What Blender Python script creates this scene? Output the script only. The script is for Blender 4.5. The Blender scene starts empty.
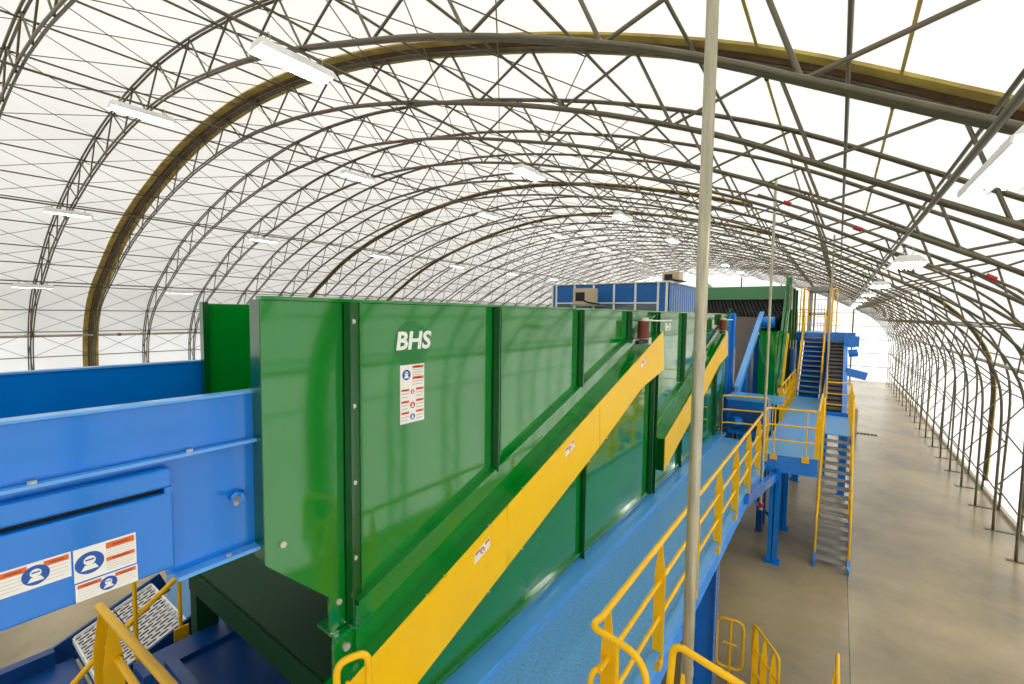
import bpy, math, random
from mathutils import Vector, Matrix
random.seed(4)
scene = bpy.context.scene
COL = scene.collection
H = 5.6                      # camera height above the floor; shapes below are written relative to eye level

# ------------------------------------------------------------------ camera
F = 452.75
YAW, PIT, ROL = 0.62385, 0.06191, 0.01288
cy, sy, cp, sp = math.cos(YAW), math.sin(YAW), math.cos(PIT), math.sin(PIT)
fw = Vector((-sy*cp, cy*cp, -sp)); rt = Vector((cy, sy, 0)); up = rt.cross(fw)
r2 = rt*math.cos(ROL) + up*math.sin(ROL); u2 = -rt*math.sin(ROL) + up*math.cos(ROL)
cam = bpy.data.cameras.new('camera'); camo = bpy.data.objects.new('camera', cam); COL.objects.link(camo)
cam.sensor_width = 36; cam.lens = F/1024*36; cam.clip_start = 0.05; cam.clip_end = 300
M = Matrix((r2, u2, -fw)).transposed().to_4x4(); M.translation = (0, 0, H)
camo.matrix_world = M
scene.camera = camo

# ------------------------------------------------------------------ world, sun, exposure
w = bpy.data.worlds.new('overcast_sky'); scene.world = w; w.use_nodes = True
bg = w.node_tree.nodes['Background']; bg.inputs[0].default_value = (0.93, 0.965, 1.0, 1); bg.inputs[1].default_value = 1.45
sun = bpy.data.lights.new('sun', 'SUN'); sun.energy = 5.2; sun.angle = math.radians(3); sun.color = (1.0, 0.96, 0.9)
so = bpy.data.objects.new('sun', sun); COL.objects.link(so)
so.rotation_euler = Vector((-0.68, -0.5, -0.6)).to_track_quat('-Z', 'Y').to_euler()
vs = scene.view_settings
vs.view_transform = 'Standard'; vs.look = 'None'; vs.gamma = 1; vs.use_curve_mapping = False
vs.exposure = 0.06
scene.cycles.diffuse_bounces = 8; scene.cycles.max_bounces = 14; scene.cycles.transparent_max_bounces = 16

# ------------------------------------------------------------------ materials
MAT = {}
def lin(c): return tuple(((v/255)/12.92 if v/255 <= .04045 else ((v/255+.055)/1.055)**2.4) for v in c) + (1,)
def mat(name, rgb, rough=.5, metal=0, var=.0, scale=3, bump=0, bscale=60, coat=0, spec=.5, stretch=None, var2=None):
    m = bpy.data.materials.new(name); m.use_nodes = True; nt = m.node_tree; N = nt.nodes; b = N['Principled BSDF']
    c = lin(rgb); b.inputs['Base Color'].default_value = c; b.inputs['Roughness'].default_value = rough
    b.inputs['Metallic'].default_value = metal; b.inputs['Coat Weight'].default_value = coat
    b.inputs['Coat Roughness'].default_value = .08; b.inputs['Specular IOR Level'].default_value = spec
    tc = N.new('ShaderNodeTexCoord'); src = tc.outputs['Object']
    if stretch:
        mp = N.new('ShaderNodeMapping'); mp.inputs['Scale'].default_value = stretch; nt.links.new(src, mp.inputs[0]); src = mp.outputs[0]
    if var:
        n = N.new('ShaderNodeTexNoise'); n.inputs['Scale'].default_value = scale; n.inputs['Detail'].default_value = 6; n.inputs['Roughness'].default_value = .6
        nt.links.new(src, n.inputs['Vector'])
        mr = N.new('ShaderNodeValToRGB'); mr.color_ramp.elements[0].position = .3; mr.color_ramp.elements[1].position = .72
        d = var2 if var2 else tuple(max(0, v*(1-var)) for v in rgb)
        mr.color_ramp.elements[0].color = lin(d); mr.color_ramp.elements[1].color = c
        nt.links.new(n.outputs['Fac'], mr.inputs[0]); nt.links.new(mr.outputs[0], b.inputs['Base Color'])
    if bump:
        n2 = N.new('ShaderNodeTexNoise'); n2.inputs['Scale'].default_value = bscale; n2.inputs['Detail'].default_value = 3
        nt.links.new(src, n2.inputs['Vector'])
        bp = N.new('ShaderNodeBump'); bp.inputs['Strength'].default_value = bump; bp.inputs['Distance'].default_value = .01
        nt.links.new(n2.outputs['Fac'], bp.inputs['Height']); nt.links.new(bp.outputs[0], b.inputs['Normal'])
    MAT[name] = m
    return m
mat('green', (0, 130, 36), .07, var=.08, scale=1.2, bump=.012, bscale=1.3, coat=.9, spec=.5)
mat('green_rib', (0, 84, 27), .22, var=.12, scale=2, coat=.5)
mat('green_shaded', (0, 54, 24), .6, spec=.2)  # hopper green darkened: shade under the near hopper is put into the colour
mat('green_film', (24, 118, 52), .12)
mat('blue', (0, 124, 224), .15, var=.08, scale=1.5, bump=.02, bscale=1.6, coat=.45, spec=.4)
mat('blue_dark', (0, 68, 138), .35, var=.15, scale=2)
mat('blue_panel', (0, 104, 184), .5, var=.06)
mat('deck', (108, 182, 248), .38, var=.2, scale=34, bump=.6, bscale=45)
mat('kerb', (84, 168, 242), .3, var=.06, coat=.5)
mat('yellow', (255, 197, 6), .34, spec=.35, var=.07, scale=2)
mat('yellow_guard', (255, 203, 0), .3, spec=.35, var=.03, scale=1)
mat('truss', (118, 111, 88), .4, metal=.3, var=.22, scale=4)
mat('galv', (196, 190, 164), .38, metal=.6, var=.2, scale=5, stretch=(6, 6, .6))
mat('pipe', (172, 166, 142), .5, var=.15)
mat('floor', (186, 168, 128), .25, var=.3, scale=.3, var2=(118, 108, 88), bump=.05, bscale=9)
mat('joint', (70, 64, 56), .9)
mat('rubber', (34, 33, 33), .7, var=.2)
mat('belt', (92, 82, 76), .75, var=.12)
mat('white', (238, 238, 234), .4)
mat('sticker', (240, 238, 232), .45)
mat('orange', (226, 104, 40), .5)
mat('red', (176, 42, 38), .45)
mat('print_blue', (24, 84, 170), .45)
mat('print_grey', (186, 182, 180), .6)
mat('bolt', (205, 205, 195), .35, metal=.5)
mat('beige', (206, 190, 160), .55, var=.05)
mat('concrete', (214, 204, 176), .8, var=.12, scale=3)
mat('black', (18, 18, 18), .6)
mat('rust', (128, 58, 36), .6, var=.25, scale=8)
mat('grey_steel', (160, 158, 150), .5, var=.1)
mat('band', (206, 186, 92), .6, var=.25, scale=2.5, var2=(150, 122, 66))
mat('band_core', (104, 78, 50), .7, var=.35, scale=4)
mat('roll', (214, 196, 138), .7, var=.1)
mat('reflector', (250, 250, 248), .35)
gl = mat('glass', (120, 140, 150), .05)
gl.node_tree.nodes['Principled BSDF'].inputs['Transmission Weight'].default_value = .5
lm = mat('tube_light', (255, 255, 250), .4)
lm.node_tree.nodes['Principled BSDF'].inputs['Emission Color'].default_value = (1, .99, .95, 1)
lm.node_tree.nodes['Principled BSDF'].inputs['Emission Strength'].default_value = 38.0

def fabric(name, rgb, trans, wr=.15):
    m = bpy.data.materials.new(name); m.use_nodes = True; nt = m.node_tree; N = nt.nodes
    N.remove(N['Principled BSDF']); o = N['Material Output']
    d = N.new('ShaderNodeBsdfDiffuse'); t = N.new('ShaderNodeBsdfTranslucent'); mx = N.new('ShaderNodeMixShader')
    tc = N.new('ShaderNodeTexCoord'); n = N.new('ShaderNodeTexNoise'); n.inputs['Scale'].default_value = .5; n.inputs['Detail'].default_value = 5
    nt.links.new(tc.outputs['Object'], n.inputs['Vector'])
    r = N.new('ShaderNodeValToRGB'); r.color_ramp.elements[0].position = .3; r.color_ramp.elements[1].position = .7
    r.color_ramp.elements[0].color = lin(tuple(v*.965 for v in rgb)); r.color_ramp.elements[1].color = lin(rgb)
    nt.links.new(n.outputs['Fac'], r.inputs[0]); nt.links.new(r.outputs[0], d.inputs[0]); nt.links.new(r.outputs[0], t.inputs[0])
    bp = N.new('ShaderNodeBump'); bp.inputs['Strength'].default_value = wr; bp.inputs['Distance'].default_value = .05
    n2 = N.new('ShaderNodeTexNoise'); n2.inputs['Scale'].default_value = 1.1; n2.inputs['Detail'].default_value = 2
    nt.links.new(tc.outputs['Object'], n2.inputs['Vector']); nt.links.new(n2.outputs['Fac'], bp.inputs['Height'])
    nt.links.new(bp.outputs[0], d.inputs['Normal'])
    mx.inputs[0].default_value = trans
    nt.links.new(d.outputs[0], mx.inputs[1]); nt.links.new(t.outputs[0], mx.inputs[2]); nt.links.new(mx.outputs[0], o.inputs[0])
    MAT[name] = m
fabric('membrane', (246, 244, 239), .385)
fabric('membrane_wall', (248, 246, 242), .53)
fabric('membrane_end', (250, 250, 248), .62)

def perforated():
    m = bpy.data.materials.new('perforated'); m.use_nodes = True; nt = m.node_tree; N = nt.nodes; b = N['Principled BSDF']
    b.inputs['Base Color'].default_value = lin((205, 203, 196)); b.inputs['Metallic'].default_value = .4; b.inputs['Roughness'].default_value = .45
    tc = N.new('ShaderNodeTexCoord'); br = N.new('ShaderNodeTexBrick')
    br.inputs['Color1'].default_value = (0, 0, 0, 1); br.inputs['Color2'].default_value = (0, 0, 0, 1); br.inputs['Mortar'].default_value = (1, 1, 1, 1)
    br.inputs['Scale'].default_value = 1; br.inputs['Brick Width'].default_value = .1; br.inputs['Row Height'].default_value = .052; br.inputs['Mortar Size'].default_value = .012
    br.inputs['Mortar Smooth'].default_value = 0
    mp = N.new('ShaderNodeMapping'); mp.inputs['Rotation'].default_value = (0, 0, math.pi/2)
    nt.links.new(tc.outputs['Object'], mp.inputs[0]); nt.links.new(mp.outputs[0], br.inputs['Vector']); nt.links.new(br.outputs['Color'], b.inputs['Alpha'])
    MAT['perforated'] = m
perforated()

# ------------------------------------------------------------------ mesh helpers
class MB:
    def __init__(s): s.v = []; s.f = []; s.smooth = False
    def box(s, x0, x1, y0, y1, z0, z1):
        b = len(s.v)
        s.v += [(x, y, z) for z in (z0, z1) for y in (y0, y1) for x in (x0, x1)]
        s.f += [tuple(b+i for i in q) for q in ((0,2,3,1),(4,5,7,6),(0,1,5,4),(2,6,7,3),(0,4,6,2),(1,3,7,5))]
        return s
    def hexa(s, p):        # 8 corners: bottom ring then top ring
        b = len(s.v); s.v += [tuple(q) for q in p]
        s.f += [tuple(b+i for i in q) for q in ((3,2,1,0),(4,5,6,7),(0,1,5,4),(1,2,6,5),(2,3,7,6),(3,0,4,7))]
        return s
    def bar(s, p, q, w, h, upv=(0,0,1)):    # rectangular bar from p to q
        p = Vector(p); q = Vector(q); d = (q-p).normalized(); u = Vector(upv)
        sd = d.cross(u)
        if sd.length < 1e-4: sd = d.cross(Vector((1,0,0)))
        sd.normalize(); u = sd.cross(d)
        c = [(-w/2,-h/2),(w/2,-h/2),(w/2,h/2),(-w/2,h/2)]
        return s.hexa([p+sd*a+u*b for a, b in c] + [q+sd*a+u*b for a, b in c])
    def prism(s, poly, x0, x1, ax='x'):     # polygon extruded along an axis
        n = len(poly); b = len(s.v)
        for t in (x0, x1):
            for a, c in poly:
                s.v.append((t, a, c) if ax == 'x' else (a, t, c) if ax == 'y' else (a, c, t))
        s.f += [tuple(b+i for i in range(n)), tuple(b+n+i for i in reversed(range(n)))]
        s.f += [(b+i, b+n+i, b+n+(i+1) % n, b+(i+1) % n) for i in range(n)]
        return s
    def tube(s, pts, r, seg=8, closed=False, caps=True):
        P = [Vector(p) for p in pts]; n = len(P); b = len(s.v); s.smooth = True
        prev = None
        for i in range(n):
            if closed: d = P[(i+1) % n]-P[i-1]
            else: d = P[min(i+1, n-1)]-P[max(i-1, 0)]
            d.normalize()
            if prev is None:
                u = d.orthogonal().normalized()
            else:
                u = prev - d*prev.dot(d)
                u = u.normalized() if u.length > 1e-5 else d.orthogonal().normalized()
            prev = u; v = d.cross(u)
            rr = r[i] if isinstance(r, (list, tuple)) else r
            for k in range(seg):
                a = 2*math.pi*k/seg
                s.v.append(tuple(P[i]+u*(math.cos(a)*rr)+v*(math.sin(a)*rr)))
        for i in range(n if closed else n-1):
            j = (i+1) % n
            for k in range(seg):
                s.f.append((b+i*seg+k, b+i*seg+(k+1) % seg, b+j*seg+(k+1) % seg, b+j*seg+k))
        if caps and not closed:
            s.f.append(tuple(b+k for k in reversed(range(seg)))); s.f.append(tuple(b+(n-1)*seg+k for k in range(seg)))
        return s
    def cyl(s, p, q, r, seg=12): return s.tube([p, q], r, seg)
def fillet(pts, r=.12, n=5, closed=False):
    P = [Vector(p) for p in pts]; out = []; m = len(P)
    for i in range(m):
        if not closed and i in (0, m-1): out.append(P[i]); continue
        a, b, c = P[i-1], P[i], P[(i+1) % m]
        d1 = a-b; d2 = c-b; rr = min(r, d1.length*.48, d2.length*.48)
        s_ = b+d1.normalized()*rr; e = b+d2.normalized()*rr
        for k in range(n+1):
            t = k/n; out.append(s_*(1-t)**2+b*2*t*(1-t)+e*t*t)
    return out
def world_loc(o):
    l = Vector((0, 0, 0))
    while o: l += o.location; o = o.parent
    return l
def setup(o, label=None, cat=None, group=None, kind=None, category=None):
    cat = cat or category
    if label: o['label'] = label
    if cat: o['category'] = cat
    if group: o['group'] = group
    if kind: o['kind'] = kind
    return o
def build(mb, name, m, parent=None, bevel=0, **kw):
    me = bpy.data.meshes.new(name)
    xs, ys, zs = zip(*mb.v)
    c = Vector(((min(xs)+max(xs))/2, (min(ys)+max(ys))/2, min(zs)))
    me.from_pydata([(x-c.x, y-c.y, z-c.z) for x, y, z in mb.v], [], mb.f)
    import bmesh
    bm = bmesh.new(); bm.from_mesh(me); bmesh.ops.recalc_face_normals(bm, faces=bm.faces); bm.to_mesh(me); bm.free()
    me.materials.append(MAT[m])
    if mb.smooth:
        for p in me.polygons: p.use_smooth = len(p.vertices) == 4
        try: me.set_sharp_from_angle(angle=math.radians(50))
        except Exception: pass
    o = bpy.data.objects.new(name, me); COL.objects.link(o)
    o.location = c+Vector((0, 0, H))
    if parent: o.parent = parent; o.location -= world_loc(parent)
    if bevel:
        b = o.modifiers.new('bevel', 'BEVEL'); b.width = bevel; b.segments = 2; b.limit_method = 'ANGLE'
    return setup(o, **kw)
def thing(name, loc, label, cat, group=None):
    o = bpy.data.objects.new(name, None); COL.objects.link(o); o.location = Vector(loc)+Vector((0, 0, H)); o.empty_display_size = .2
    return setup(o, label, cat, group)
def box(name, m, parent, *a, bevel=0, **kw): return build(MB().box(*a), name, m, parent, bevel, **kw)
def tubeo(name, m, parent, pts, r, seg=8, closed=False, **kw): return build(MB().tube(pts, r, seg, closed), name, m, parent, **kw)
# shared unit pieces
UNIT = {}
def unit_cyl(m, seg=6):
    if (m, seg) not in UNIT:
        me = bpy.data.meshes.new('rod'); b = MB().tube([(0,0,-.5),(0,0,.5)], 1, seg); me.from_pydata(b.v, [], b.f)
        for p in me.polygons: p.use_smooth = len(p.vertices) == 4
        me.materials.append(MAT[m]); UNIT[(m, seg)] = me
    return UNIT[(m, seg)]
def rod(name, m, p, q, r, parent=None, seg=6, **kw):
    p = Vector(p); q = Vector(q); d = q-p
    o = bpy.data.objects.new(name, unit_cyl(m, seg)); COL.objects.link(o)
    o.location = (p+q)/2+Vector((0, 0, H))
    if parent: o.parent = parent; o.location -= world_loc(parent)
    o.rotation_euler = d.to_track_quat('Z', 'Y').to_euler(); o.scale = (r, r, d.length)
    return setup(o, **kw)
BOLT = {}
def bolt(p, axis, parent, r=.014, name='bolt', m='bolt'):
    if (r, m) not in BOLT:
        me = bpy.data.meshes.new('bolt'); b = MB().tube([(0,0,0),(0,0,r*.7)], r, 6); me.from_pydata(b.v, [], b.f); me.materials.append(MAT[m]); BOLT[(r, m)] = me
    o = bpy.data.objects.new(name, BOLT[(r, m)]); COL.objects.link(o); o.location = Vector(p)+Vector((0, 0, H))
    if parent: o.parent = parent; o.location -= world_loc(parent)
    o.rotation_euler = Vector(axis).to_track_quat('Z', 'Y').to_euler()
    return o

# ------------------------------------------------------------------ hall profile
PROF = [(0,-5.6),(0,-2.4),(.04,-1.8),(.2,-1.25),(.45,-.8),(.85,-.28),(1.4,.2),(2.2,.66),(3.0,1.07),(3.8,1.5),(4.6,1.93),(5.3,2.23),(6.2,2.58),(7.5,3.02),(9.9,3.66),(11.6,4.0),(13.5,4.24),(15.35,4.33)]
XR = 3.6; XC = XR-15.35
def resample(pts, n):
    d = [0]
    for a, b in zip(pts, pts[1:]): d.append(d[-1]+math.hypot(b[0]-a[0], b[1]-a[1]))
    out = []; k = 0
    for i in range(n):
        t = d[-1]*i/(n-1)
        while k < len(d)-2 and d[k+1] < t: k += 1
        f = (t-d[k])/(d[k+1]-d[k]); out.append((pts[k][0]+(pts[k+1][0]-pts[k][0])*f, pts[k][1]+(pts[k+1][1]-pts[k][1])*f))
    return out
rp = [(XR-u, z) for u, z in PROF]
inn = resample(rp+[(2*XC-x, z) for x, z in rp[::-1]][1:], 241)
for _ in range(8):
    inn = [inn[0]]+[((a[0]+2*b[0]+c[0])/4, (a[1]+2*b[1]+c[1])/4) for a, b, c in zip(inn, inn[1:], inn[2:])]+[inn[-1]]
def interp(x, xs, ys):
    if x <= xs[0]: return ys[0]
    for a, b, c, d in zip(xs, xs[1:], ys, ys[1:]):
        if x <= b: return c+(d-c)*(x-a)/(b-a)
    return ys[-1]
def offset(curve, fn):
    out = []
    for i, p in enumerate(curve):
        a = curve[max(0, i-1)]; b = curve[min(len(curve)-1, i+1)]
        tx, tz = b[0]-a[0], b[1]-a[1]; l = math.hypot(tx, tz); d = fn(p[1])
        out.append((p[0]+tz/l*d, p[1]-tx/l*d))
    return out
outc = offset(inn, lambda z: interp(z, [-5.6,-1.5,1.5,4.3], [.5,.58,.74,.76]))
skin = offset(outc, lambda z: .09)
Y_NEAR, Y_FAR = -7.2, 51.4
KS = list(range(-8, 19))
TY = {k: 15.17+1.937*k for k in KS}

# ------------------------------------------------------------------ setting
flo = box('floor', 'joint', None, XR-31.6, XR+.75, Y_NEAR-.2, Y_FAR+.2, -5.9, -5.62, kind='structure')
for x0, x1 in ((XR-31.6, .402), (.41, XR+.75)): box('slab', 'floor', flo, x0, x1, Y_NEAR-.2, Y_FAR+.2, -5.62, -5.6)
def strip(curve, y0, y1, ny):
    b = MB(); n = len(curve)
    for j in range(ny+1):
        y = y0+(y1-y0)*j/ny
        b.v += [(x, y, z) for x, z in curve]
    for j in range(ny):
        for i in range(n-1): b.f.append((j*n+i, j*n+i+1, (j+1)*n+i+1, (j+1)*n+i))
    b.smooth = True
    return b
ik = next(i for i, p in enumerate(skin) if p[1] > -1.3)
n_ = len(skin)
build(strip(skin[:ik+1], Y_NEAR, Y_FAR, 8), 'wall_right', 'membrane_wall', kind='structure')
build(strip(skin[ik:n_-ik], Y_NEAR, Y_FAR, 8), 'ceiling', 'membrane', kind='structure')
build(strip(skin[n_-ik-1:], Y_NEAR, Y_FAR, 8), 'wall_left', 'membrane_wall', kind='structure')
def endwall(name, y, m):
    b = MB(); b.v = [(x, y, z) for x, z in skin]; b.f = [tuple(range(len(skin)))]
    return build(b, name, m, kind='structure')
wf = endwall('wall_far', Y_FAR, 'membrane_end'); endwall('wall_near', Y_NEAR, 'membrane_wall')
def zin(x, c=outc):
    for a, b in zip(c, c[1:]):
        if min(a[0], b[0]) <= x <= max(a[0], b[0]) and abs(a[0]-b[0]) > 1e-4: return a[1]+(b[1]-a[1])*(x-a[0])/(b[0]-a[0])
    return 0
for x in (-25, -21.5, -18, -14.5, -11.75, -8.2, -4.7, -1.9, 1.06):
    box('post', 'truss', wf, x-.06, x+.06, Y_FAR-.16, Y_FAR-.04, -5.6, zin(x, inn))
for z in (-4.3, -3.1, -1.9, -.7, .5, 1.7, 2.9):
    xs = [p[0] for p in skin if p[1] > z]
    box('girt', 'grey_steel', wf, min(xs)+.15, max(xs)-.15, Y_FAR-.05, Y_FAR-.01, z-.03, z+.03)
# base rail along the walls
for sx, nm in ((XR+.55, 'right'), (XR-31.25, 'left')):
    box('baseboard_'+nm, 'concrete', None, sx-.05, sx+.05, Y_NEAR, Y_FAR, -5.6, -5.5, kind='structure')

# ------------------------------------------------------------------ arch trusses
ORD = ['first','second','third','fourth','fifth','sixth','seventh','eighth','ninth','tenth','eleventh','twelfth','thirteenth','fourteenth','fifteenth','sixteenth','seventeenth','eighteenth','nineteenth','twentieth','twenty-first','twenty-second','twenty-third','twenty-fourth','twenty-fifth','twenty-sixth']
NW = 29
def node(curve, t):
    i = t*(len(curve)-1); a = int(i); f = i-a
    if a >= len(curve)-1: return curve[-1]
    return (curve[a][0]*(1-f)+curve[a+1][0]*f, curve[a][1]*(1-f)+curve[a+1][1]*f)
in_s = inn[::2]; out_s = outc[::2]
TR = .0235; TG = .034
chord_me = {}
def chord(name, curve, parent, y):
    if name not in chord_me:
        b = MB()
        for dy in (-TG, TG): b.tube([(x, dy, z) for x, z in curve], TR, 6)
        me = bpy.data.meshes.new(name); me.from_pydata([(x-XC, y_, z+5.6) for x, y_, z in b.v], [], b.f); me.materials.append(MAT['truss'])
        for p in me.polygons: p.use_smooth = True
        chord_me[name] = me
    o = bpy.data.objects.new(name, chord_me[name]); COL.objects.link(o); o.parent = parent
web_all = None
for k in KS:
    y = TY[k]; j = k+7
    if j < 0: lab = 'steel arch truss directly over the photographer'; 
    elif j == 0: lab = 'nearest steel arch truss, cut off at the top left corner'
    elif j == 1: lab = 'steel lattice arch truss nearest the camera that spans the whole picture'
    elif k == -5: lab = 'steel lattice arch truss carrying the nearest yellow-brown band, second full arch'
    elif k == 0: lab = 'steel lattice arch truss with the yellow-brown band above the green hopper'
    elif k == 3: lab = 'distant steel lattice arch truss with the farthest yellow-brown band'
    else: lab = 'steel lattice arch truss, the %s full arch counted from the camera' % ORD[j-1]
    t = thing('arch_truss', (XC, y, -5.6), lab, 'truss', 'steel roof arches')
    chord('inner_chord', in_s, t, y); chord('outer_chord', out_s, t, y)
    nodes = []
    for i in range(-11, 42):
        tt = (9.05+1.57*i/2)/41.85
        if 0.004 < tt < .996: nodes.append(node(inn if i % 2 == 0 else outc, tt))
    if -9 <= k <= 4:
        for i, (a, b) in enumerate(zip(nodes, nodes[1:])):
            rod('web_brace', 'truss', (a[0], y, a[1]), (b[0], y, b[1]), .019, t)
    else:
        if web_all is None:
            b_ = MB()
            for a, b in zip(nodes, nodes[1:]): b_.tube([(a[0]-XC, 0, a[1]+5.6), (b[0]-XC, 0, b[1]+5.6)], .019, 5)
            web_all = bpy.data.meshes.new('web_bracing'); web_all.from_pydata(b_.v, [], b_.f); web_all.materials.append(MAT['truss'])
        o = bpy.data.objects.new('web_bracing', web_all); COL.objects.link(o); o.parent = t; o['kind'] = 'stuff'
    # foot plates
    for x in (XR+.25, 2*XC-XR-.25):
        box('base_plate', 'truss', t, x-.4, x+.4, y-.06, y+.06, -5.6, -5.585)
# yellow-brown seam bands on the membrane
for k, lab in ((-5, 'yellow-brown seam band following the nearest arch across the roof'), (0, 'yellow-brown seam band over the arch above the green hopper'), (3, 'farthest yellow-brown seam band on the roof')):
    y = TY[k]; t = thing('seam_band', (XC, y, -5.6), lab, 'roof band', 'roof seam bands')
    oc = outc[2:-2:2] if k != 0 else [p for p in outc[2:-2:2] if p[0] < -2]
    a = offset(oc, lambda z: .05); c = offset(oc, lambda z: .08)
    sw = .27 if k == -5 else .15
    for nm, m, y0, y1, lo, hi in (('seam_strip', 'band', -sw, -.1, a, c), ('seam_strip', 'band', .1, sw, a, c), ('seam_core', 'band_core', -.1, .1, oc, c)):
        b = MB(); n = len(lo)
        for q in (lo, hi):
            for yy in (y0, y1): b.v += [(x, y+yy, z) for x, z in q]
        for i in range(n-1):
            for p_, q_ in ((0,1),(1,3),(3,2),(2,0)): b.f.append((p_*n+i, p_*n+i+1, q_*n+i+1, q_*n+i))
        b.smooth = True
        build(b, nm, m, t)
# purlins along the hall
def pick_arc():
    L = [0]
    for a, b in zip(outc, outc[1:]): L.append(L[-1]+math.hypot(b[0]-a[0], b[1]-a[1]))
    return L
LA = pick_arc()
def at_arc(s): return (interp(s, LA, [p[0] for p in outc]), interp(s, LA, [p[1] for p in outc]))
i0 = LA[next(i for i, p in enumerate(outc) if p[1] > -2.2)]
half = LA[-1]/2
PUR = [i0]; 
for st in (1.12, 1.08, 1.5, 1.5, 1.1): PUR.append(PUR[-1]+st)
n = 8; rem = half-PUR[-1]
for i in range(1, n+1): PUR.append(PUR[-1]+rem/n) if i < n else None
PUR_ALL = PUR+[half]+[LA[-1]-s for s in reversed(PUR)]
for i, s in enumerate(PUR_ALL):
    x, z = at_arc(s); m_ = len(PUR_ALL)//2
    side = 'ridge' if i == m_ else 'right' if i < m_ else 'left'
    num = i if i < m_ else len(PUR_ALL)-1-i
    lab = 'long steel purlin pipe running along the ridge of the roof' if side == 'ridge' else 'long steel purlin pipe, %s up from the floor on the %s side of the hall' % (ORD[num], side)
    rod('purlin', 'truss', (x, Y_NEAR+.3, z-.06), (x, Y_FAR-.2, z-.06), .02, None, 8, label=lab, category='purlin', group='roof purlins')
# cross-brace rods
stuff_b = MB(); cnt = 0
for k in KS[:-1]:
    ya, yb = TY[k], TY[k+1]
    for i, (s0, s1) in enumerate(zip(PUR_ALL, PUR_ALL[1:])):
        p0, p1 = at_arc(s0), at_arc(s1)
        for q0, q1 in (((p0[0], ya, p0[1]-.08), (p1[0], yb, p1[1]-.08)), ((p0[0], yb, p0[1]-.1), (p1[0], ya, p1[1]-.1))):
            mx_ = (p0[0]+p1[0])/2
            mi_ = len(PUR_ALL)//2; lean = 'away' if q0[1] == ya else 'nearer'
            pn = 'the %s right purlin' % ORD[i] if i < mi_ else 'the %s left purlin' % ORD[len(PUR_ALL)-2-i]
            if mx_ > -2.6: continue
            if -7 <= k <= 5 and not (k > 0 and mx_ < -14 and False) and cnt < 300 and (k % 1 == 0):
                j = k+7; cnt += 1
                sd = 'left slope' if mx_ < XC-1 else 'right slope' if mx_ > XC+1 else 'ridge'
                rod('brace_rod', 'truss', q0, q1, .0095, None, 5, label='thin roof brace rod, %s bay from the camera, leaning %s, above %s' % (ORD[j], lean, pn), category='brace rod', group='crossed bracing rods')
            else: stuff_b.tube([q0, q1], .0085, 4)
o = build(stuff_b, 'brace_rods', 'truss', label='thin crossed bracing rods between the far roof arches', category='brace rod', kind='stuff')
# inner longitudinal members on the right slope (carry the lights) and left
def zinn(x): return zin(x, inn)
LROW = [.8, -6.2, -12.0, -19.2, -24.2]
for x, lab in zip([.62]+LROW[1:], ('rightmost row of lamps', 'lamps over the green hopper', 'lamps at the crown of the roof', 'lamps on the left slope', 'lowest lamps on the left slope')):
    rod('lamp_rail', 'truss', (x, Y_NEAR+.3, zinn(x)-.05), (x, Y_FAR-.2, zinn(x)-.05), .024, None, 8, label='long steel pipe under the arches carrying the '+lab, category='pipe', group='lamp rails')

# sprinkler mains at both eaves
for x, lab in ((XR-.12, 'thick beige sprinkler pipe along the right wall at knee height of the arches'), (2*XC-XR+.12, 'thick beige sprinkler pipe along the left wall behind the blue conveyor')):
    t = thing('sprinkler_pipe', (x, 20, -1.22), lab, 'pipe', 'sprinkler mains')
    tubeo('pipe_run', 'pipe', t, [(x, Y_NEAR+.3, -1.18), (x, Y_FAR-.3, -1.18)], .05, 10)
    for y in (6.3, 10.2, 14.1, 18, 23.8, 29.6): tubeo('coupling', 'red', t, [(x, y, -1.18), (x, y+.12, -1.18)], .068, 10)
# cross sprinkler branch on the right slope
t = thing('sprinkler_branch', (1, 10.2, .5), 'sprinkler branch line with red fittings under the right roof slope', 'pipe')
ptsb = [(x, 10.15, zin(x, inn)+.3) for x in (2.9, 2.2, 1.4, .6, -.4, -1.4)]
tubeo('pipe_run', 'truss', t, ptsb, .022, 8)
for x in (1.9, .2, -.9): tubeo('fitting', 'red', t, [(x-.06, 10.15, zin(x-.06, inn)+.3), (x+.06, 10.15, zin(x+.06, inn)+.3)], .04, 8)

# ------------------------------------------------------------------ lamps
def lamp(x, y, lab, L=1.0, W=.36):
    z = zinn(x)-.13 if x < 0 else zinn(x)-.0
    t = thing('high_bay_lamp', (x, y, z-.14), lab, 'lamp', 'high bay lamps')
    b = MB(); hw, hl = W/2, L/2
    b.hexa([(x-hw, y-hl, z-.13), (x+hw, y-hl, z-.13), (x+hw, y+hl, z-.13), (x-hw, y+hl, z-.13), (x-hw*.6, y-hl*.97, z-.03), (x+hw*.6, y-hl*.97, z-.03), (x+hw*.6, y+hl*.97, z-.03), (x-hw*.6, y+hl*.97, z-.03)])
    hs = build(b, 'housing', 'white', t, .006)
    for i in range(3):
        xx = x+(i-1)*W*.3
        tubeo('light_tube', 'tube_light', hs, [(xx, y-hl*.93, z-.145), (xx, y+hl*.93, z-.145)], .012, 8)
    for xx in (x-hw, x-hw*.34, x+hw*.34, x+hw):
        box('reflector_fin', 'reflector', hs, xx-.006, xx+.006, y-hl, y+hl, z-.165, z-.13)
    for yy in (y-hl*.7, y+hl*.7):
        tubeo('hanger', 'galv', t, [(x+.06*math.sin(a), yy, z+.045-.075*math.cos(a)) for a in [2*math.pi*i/12 for i in range(13)]], .006, 5)
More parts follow.
